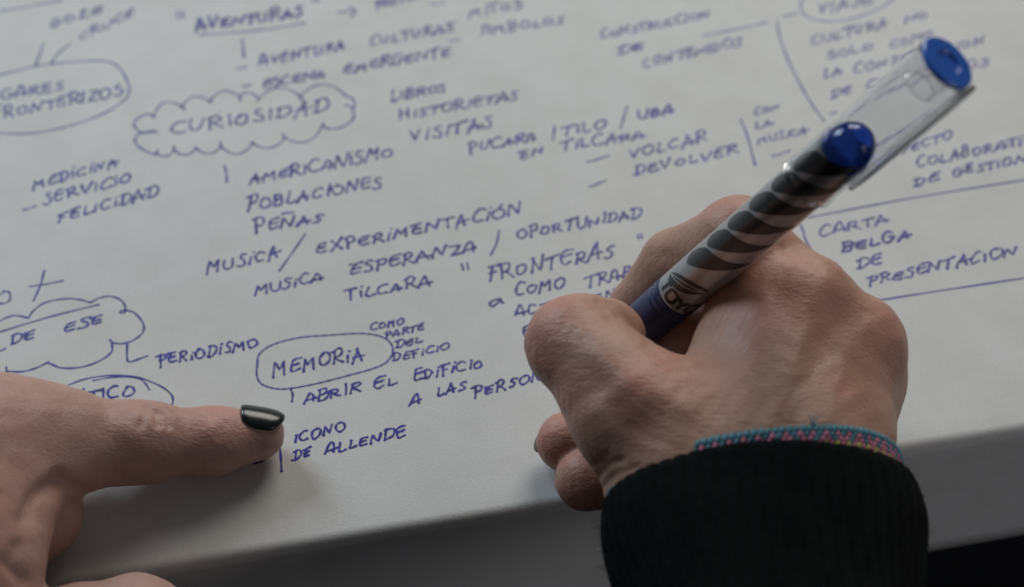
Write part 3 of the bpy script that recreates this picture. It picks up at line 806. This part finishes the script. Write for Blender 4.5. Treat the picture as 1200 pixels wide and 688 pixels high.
hi_ = allp.max(0) + 24; lo_ = allp.min(0) - 22; lo_[2] = -4
hand = hand_mesh("hand", lo_, hi_, 0.7, palm, 9, [thumb, index, middle, ring, little], 5, M_skin_writer,
    creases=[(((690, 352, 50), (706, 360, 50), (716, 374, 48)), .35, .8), (((702, 351, 50), (715, 358, 50), (725, 370, 48)), .3, .7),
             (((700, 560, 40), (712, 545, 45), (728, 540, 45)), .5, 1.0), (((704, 572, 40), (722, 556, 45), (745, 548, 45)), .4, .9), (((698, 545, 40), (710, 533, 45)), .4, .8),
             (((700, 455, 48), (716, 474, 48), (734, 498, 48)), 1.3, 5.5),
             (((690, 392, 52), (706, 412, 52), (742, 448, 52), (800, 478, 50)), -.55, 3.2),
             (((905, 300, 55), (890, 380, 58), (872, 480, 55)), -.25, 2.6), (((958, 335, 55), (940, 400, 58), (905, 490, 55)), -.28, 2.4), (((1010, 385, 48), (985, 430, 50), (945, 495, 50)), -.1, 2.4),
             (((930, 352, 55), (915, 410, 58), (890, 480, 55)), .3, 4), (((985, 385, 50), (965, 430, 55), (930, 490, 52)), .12, 4),
             (((968, 380, 55), (990, 420, 52), (975, 470, 50)), -.16, 1.0), (((890, 420, 55), (930, 440, 55), (985, 425, 52)), -.10, .9),
             (((908, 286, 55), (920, 294, 55), (925, 305, 55)), .25, .8), (((935, 300, 55), (950, 306, 55), (962, 318, 55)), .25, .8), (((1010, 362, 48), (1025, 372, 48), (1032, 384, 48)), .25, .8),
             (((758, 404, 48), (780, 420, 48), (800, 424, 46)), .3, 1.0), (((770, 428, 48), (800, 436, 48), (830, 430, 48)), .2, .9),
             (((778, 298, 45), (790, 312, 45)), .4, .8), (((785, 296, 45), (797, 309, 45)), .3, .7)],
    flush=[((950, 320, 55), 15, .45), ((1035, 385, 45), 12, .35), ((990, 455, 50), 4, .6), ((665, 370, 50), 10, .4), ((650, 515, 9), 9, .6), ((680, 558, 9), 9, .6), ((900, 290, 50), 10, .4)])
tag(hand, "right hand coming out of the dark cuff and gripping the upright pen", "hand")

def nail(name, centre, axis, normal, R, length, half_deg, mat, parent, lift=0.35):
    """curved plate lying on a fingertip"""
    axis = nrm(axis); normal = nrm(normal - axis * (np.asarray(normal) @ axis)); b = np.cross(axis, normal)
    n, m = 18, 14; V = []; F = []
    def pt(u, v, up):
        # u along the nail -1..1, v across -1..1
        wdt = (1 - max(0, u) ** 4 * .38 - max(0, -u) ** 2.5 * .30)
        th = math.radians(half_deg) * v * wdt
        U = u * length / 2 - (v * v) * (0.5 if u > 0 else -0.25) * length * 0.22 * abs(u)
        rr = R + up - 0.05 * length * max(0, u) ** 2
        return centre + axis * U + rr * (math.cos(th) * normal + math.sin(th) * b) - normal * R
    for up in (lift, -0.3):
        for i in range(n + 1):
            for j in range(m + 1):
                e = up - (0.25 * (abs(2 * j / m - 1) ** 6 + abs(2 * i / n - 1) ** 8) if up > 0 else 0)
                V.append(pt(2 * i / n - 1, 2 * j / m - 1, e))
    o = (n + 1) * (m + 1)
    for i in range(n):
        for j in range(m):
            a = i * (m + 1) + j
            F += [(a, a + 1, a + m + 2, a + m + 1), (o + a, o + a + m + 1, o + a + m + 2, o + a + 1)]
    for i in range(n):
        a = i * (m + 1); F.append((a, a + m + 1, o + a + m + 1, o + a)); a += m; F.append((a, o + a, o + a + m + 1, a + m + 1))
    for j in range(m):
        F.append((j, o + j, o + j + 1, j + 1)); a = n * (m + 1) + j; F.append((a, a + 1, o + a + 1, o + a))
    return mesh_obj(name, V, F, mat, parent)
rt = at(664, 518, 8.4)
nail("fingernail", rt + np.array([-6.9, 1.8, -0.6]), np.array([-.35, .1, -1.0]), np.array([-1, .3, .15]), 5.0, 6.5, 42, M_nail_dark, hand, 0.15)

# ------------------------------------------------------------------ sleeve and bracelet
def knit_mat():
    m, nt, b = new_mat("knit_dark")
    v = coords(nt); f = noise(nt, v, 900, 3); g = noise(nt, v, 120, 3)
    c = ramp(nt, f, [(0.35, (0.0015, 0.002, 0.002)), (0.7, (0.005, 0.006, 0.006))])
    nt.links.new(mixc(nt, 0.3, c, ramp(nt, g, [(0.4, (0.0015, 0.002, 0.002)), (0.6, (0.007, 0.009, 0.008))])), b.inputs['Base Color'])
    b.inputs['Roughness'].default_value = 0.95; b.inputs['Specular IOR Level'].default_value = 0.08
    b.inputs['Sheen Weight'].default_value = 0.01; b.inputs['Sheen Roughness'].default_value = 0.5
    bump(nt, b, f, 0.6, 0.0005); return m
M_knit = knit_mat()
NR = 58; NA = NR * 10
def sleeve_ring(a, rb, rz, rib, dz=0, db=0, skew=0):
    out = []
    for k in range(NA):
        th = 2 * math.pi * k / NA
        ph = th * NR / 1.0 + 0.25 * math.sin(a * 0.08 + th * 3)
        d = rib * (abs(math.cos(ph / 2)) ** 0.7 - 0.6) * 1.5 + 0.10 * rib * math.sin(a * 4.2 + (k % 10 < 5) * 1.5)
        wob = 0.5 * math.sin(th * 3 + a * 0.11) + 0.3 * math.sin(th * 5 - a * 0.07)
        out.append(WC + WA * (a + skew * math.cos(th) * 1.0 + 0.5 * math.sin(2 * th)) + WB * (math.cos(th) * (rb + d + wob) + db) + WZ * (math.sin(th) * (rz + d + wob) + dz))
    return out
prof = [(6, 30.5, 19.5, 0.1), (2, 31.0, 20.2, 0.1), (-0.6, 31.2, 21.0, .12), (-1.5, 31.8, 21.7, .18), (-1.4, 32.4, 22.3, .28), (-.7, 32.9, 22.9, .4)]
for a in np.arange(0.8, 150, 0.8):
    prof.append((a, 33.0 + 2.0 * math.sin(min(1, a / 12) * 1.571) - 5.4 * min(1, a / 28) ** 1.3 + max(0, a - 30) * 0.10, 23.0 + .5 * math.sin(min(1, a / 12) * 1.571) - 1.0 * min(1, a / 26) + max(0, a - 30) * 0.08, min(.62, .42 + a * .04)))
V, F = [], []
for (a, rb, rz, rib) in prof: V += sleeve_ring(a, rb, rz, rib, dz=0, skew=-1.5)
for i in range(len(prof) - 1):
    for k in range(NA): F.append((i * NA + k, i * NA + (k + 1) % NA, (i + 1) * NA + (k + 1) % NA, (i + 1) * NA + k))
sleeve = mesh_obj("sleeve", V, np.array(F), M_knit)
tag(sleeve, "near-black ribbed knit sleeve cuff around the wrist of the writing hand", "sleeve")

# stray wool fibres along the cuff
V, F = [], []
for q in range(420):
    th = random.uniform(-0.4, math.pi + 0.4); i = random.choice([4, 5, 6, 7, 8, 10, 12, 16, 20, 26, 34, 44]); 
    if random.random() < .45: th = random.choice([random.gauss(0.0, .12), random.gauss(math.pi, .12)]); i = random.randrange(5, 60)
    k = int(th / (2 * math.pi) * NA) % NA; a_, rb_, rz_, _ = prof[i]
    p0 = WC + WA * (a_ - 1.5 * math.cos(th) + .5 * math.sin(2 * th)) + WB * math.cos(th) * (rb_ + .2) + WZ * math.sin(th) * (rz_ + .2)
    n_ = nrm(WB * math.cos(th) / rb_ + WZ * math.sin(th) / rz_); j = np.array([random.gauss(0, .5) for _ in range(3)])
    L_ = random.uniform(.5, 1.5); P = catmull(np.array([p0 - n_ * .3, p0 + n_ * L_ * .5 + j * .4, p0 + n_ * L_ * .6 + j * 1.4]), 4)
    b = len(V); sd = nrm(np.cross(n_, j + [.01, 0, 0])) * .035; up_ = nrm(np.cross(sd, n_)) * .035
    for x, p in enumerate(P):
        V += [p + sd, p - sd * .5 + up_, p - sd * .5 - up_]
        if x:
            c = b + 3 * x
            for y in range(3): F.append((c - 3 + y, c - 3 + (y + 1) % 3, c + (y + 1) % 3, c + y))
fz = mesh_obj("wool_fuzz", V, F, M_knit, sleeve); fz["kind"] = "stuff"
M_teal = simple("thread_teal", (0.07, 0.20, 0.25), 0.8, vscale=2500, var=.35)
M_pink = simple("thread_pink", (0.50, 0.18, 0.26), 0.8, vscale=2500, var=.3)
M_yellow = simple("thread_yellow", (0.50, 0.48, 0.14), 0.8, vscale=2500, var=.3)
brace = empty("bracelet", WC)
tag(brace, "woven teal, pink and yellow friendship bracelet peeking out of the dark cuff", "bracelet")
def brac(th, row):
    # the band hangs loose: it stands out further on the little-finger side
    out_ = 0.3 * max(0, math.sin(th)) + 3.9 * max(0, math.cos(th - 0.45)) ** 2.2
    rb = 31.9 - 0.3 * row; rz = 21.9 - 0.3 * row
    a = -2.7 - out_ + row * 1.0
    p = WC + WA * (a - 1.5 * math.cos(th) + 0.5 * math.sin(2 * th)) + WB * math.cos(th) * rb + WZ * math.sin(th) * rz
    n = nrm(WB * math.cos(th) / rb + WZ * math.sin(th) / rz); t = nrm(-WB * math.sin(th) * rb + WZ * math.cos(th) * rz)
    return p, n, t
mbs = {k: MB() for k in ('teal', 'pink', 'yellow')}
NK = 136
for row in range(5):
    for k in range(NK):
        th = 2 * math.pi * (k + (row % 2) * 0.5) / NK
        p, n, t = brac(th, row)
        if row == 0: col = 'teal'
        elif row == 4: col = 'teal' if k % 2 else 'yellow'
        elif row == 1: col = 'pink' if k % 2 else 'teal'
        elif row == 2: col = 'pink' if k % 3 else 'teal'
        else: col = 'yellow' if k % 2 else 'pink'
        if math.cos(th) < -0.1 and col == 'yellow': col = 'teal'
        r = 0.70 * random.uniform(.85, 1.15); axw = nrm(WA + t * 0.55)
        sd = np.cross(n, axw); V, F = [], []
        for i, (u, w_) in enumerate(((-1, .35), (-.55, .85), (0, 1), (.55, .85), (1, .35))):
            for j in range(6):
                an = 2 * math.pi * j / 6
                V.append(p + axw * u * r * 1.35 + (math.cos(an) * n * .5 + math.sin(an) * sd) * r * w_ + n * 0.2)
            if i:
                for j in range(6): F.append(((i - 1) * 6 + j, (i - 1) * 6 + (j + 1) % 6, i * 6 + (j + 1) % 6, i * 6 + j))
        F.append((5, 4, 3, 2, 1, 0)); F.append((24, 25, 26, 27, 28, 29))
        mbs[col].add(V, F)
V, F = [], []
for k in range(120):
    for row in (-0.3, 2, 4.3):
        p, n, t = brac(2 * math.pi * k / 120, row); V += [p + n * .1, p - n * .5]
    a = k * 6; b = (k + 1) % 120 * 6
    F += [(a, b, b + 2, a + 2), (a + 2, b + 2, b + 4, a + 4), (a + 1, a + 3, b + 3, b + 1), (a + 3, a + 5, b + 5, b + 3), (a, a + 1, b + 1, b), (a + 4, b + 4, b + 5, a + 5)]
mesh_obj("band", V, F, M_teal, brace)
for k, mt in (('teal', M_teal), ('pink', M_pink), ('yellow', M_yellow)): mbs[k].build("%s_knots" % k, mt, brace)
def thread(pts, r, mat, name, parent):
    P = catmull(np.array(pts), 6); V, F = [], []
    for i, p in enumerate(P):
        t = nrm(P[min(i + 1, len(P) - 1)] - P[max(i - 1, 0)]); u = nrm(np.cross(t, [0.3, 0.2, 1])); w = np.cross(t, u)
        for j in range(5):
            an = 2 * math.pi * j / 5; V.append(p + r * (math.cos(an) * u + math.sin(an) * w))
        if i:
            for j in range(5): F.append(((i - 1) * 5 + j, (i - 1) * 5 + (j + 1) % 5, i * 5 + (j + 1) % 5, i * 5 + j))
    return mesh_obj(name, V, F, mat, parent)
for q in range(0):
    p, n, t = brac(0.05 + q * 0.05, 0)
    j = lambda s: np.array([random.gauss(0, s) for _ in range(3)])
    thread([p, p + n * 1.2 - WA * 1 + j(.3), p + n * 2.4 - WA * 1.6 + j(.6), p + n * 3.2 - WA * 1.8 + j(1.0)], 0.12, M_teal, "loose_thread", brace)
p, n, t = brac(math.radians(72), 0)
for q in range(3): thread([p, p + n * .8 - WA * 1.2 + t * q * .5, p + n * .9 - WA * 2.6 + t * (q - 1)], 0.14, M_teal, "loose_thread", brace)

# ------------------------------------------------------------------ pointing hand
palmL = [
    (at(5, 526, 22), at(-160, 548, 40), 14.5, 21), (at(-10, 590, 22), at(-160, 640, 38), 14, 22),
    (at(-40, 660, 24), at(-170, 720, 36), 15, 20),
    (at(-22, 610, 22), at(-20, 700, 20), 10, 10.5, 6),
    (at(20, 512, 29), at(-140, 518, 50), 3.5, 3.5, 6),
]
idxL = dict(pts=P3((-10, 520, 23, 15.2), (60, 520, 18, 12.6), (165, 519, 12, 9.0), (250, 517, 8.6, 7.5), (302, 509, 7.3, 6.3)), k=4, join=8,
    extra=[(at(158, 514, 15), at(176, 515, 14), 7.2, 7.0, 4)])
midL = dict(pts=P3((-20, 590, 20, 11.5), (46, 590, 12, 8.6), (50, 608, 8.6, 8.2), (2, 655, 8, 8)), k=3, join=2.5)
thL = dict(pts=P3((-70, 730, 24, 14), (10, 762, 14, 10.5), (95, 738, 10, 9.2), (160, 724, 9.2, 8.8), (205, 736, 8.0, 7.8)), k=4, join=4)
allp = np.array([q for f in (idxL, midL, thL) for q, r in f['pts']] + [at(-120, 560, 40)])
lo_ = allp.min(0) - 20; lo_[2] = -4
handL = hand_mesh("hand", lo_, allp.max(0) + 20, 0.7, palmL, 8, [idxL, midL, thL], 5, M_skin_pointer,
    creases=[(((160, 474, 22), (168, 486, 22), (166, 498, 21)), .6, .8), (((172, 476, 22), (182, 484, 21), (186, 497, 20)), .75, .9), (((184, 480, 21), (194, 488, 20), (198, 500, 19)), .55, .7),
             (((155, 480, 22), (152, 492, 22)), .3, .8), (((246, 484, 16), (254, 496, 16), (258, 512, 15)), .28, .9), (((256, 484, 16), (264, 497, 15)), .22, .7),
             (((68, 556, 20), (84, 568, 16), (98, 574, 12)), .8, 1.3), (((34, 606, 25), (44, 582, 25), (66, 566, 22)), 2.0, 2.2), (((20, 640, 25), (14, 660, 25), (28, 680, 22)), .8, 1.4),
             (((0, 655, 30), (16, 672, 28), (20, 688, 26)), .5, 1.0)],
    flush=[((255, 488, 15), 9, .75), ((172, 490, 18), 10, .3), ((5, 470, 30), 14, .3), ((40, 600, 12), 14, .5)])
tag(handL, "left hand pointing at the notes with a black polished nail on its index finger", "hand")
tl = at(303, 510, 7.4); ta = nrm(at(314, 514, 6.8) - at(250, 508, 9.3))
nn_ = nrm(np.array([0.02, 0.42, 0.92]))
nail("fingernail", tl + ta * 1.4 + nn_ * 6.5, nrm(ta + np.array([0, 0, -.10])), nn_, 5.8, 10.6, 52, M_nail_dark, handL, 0.5)
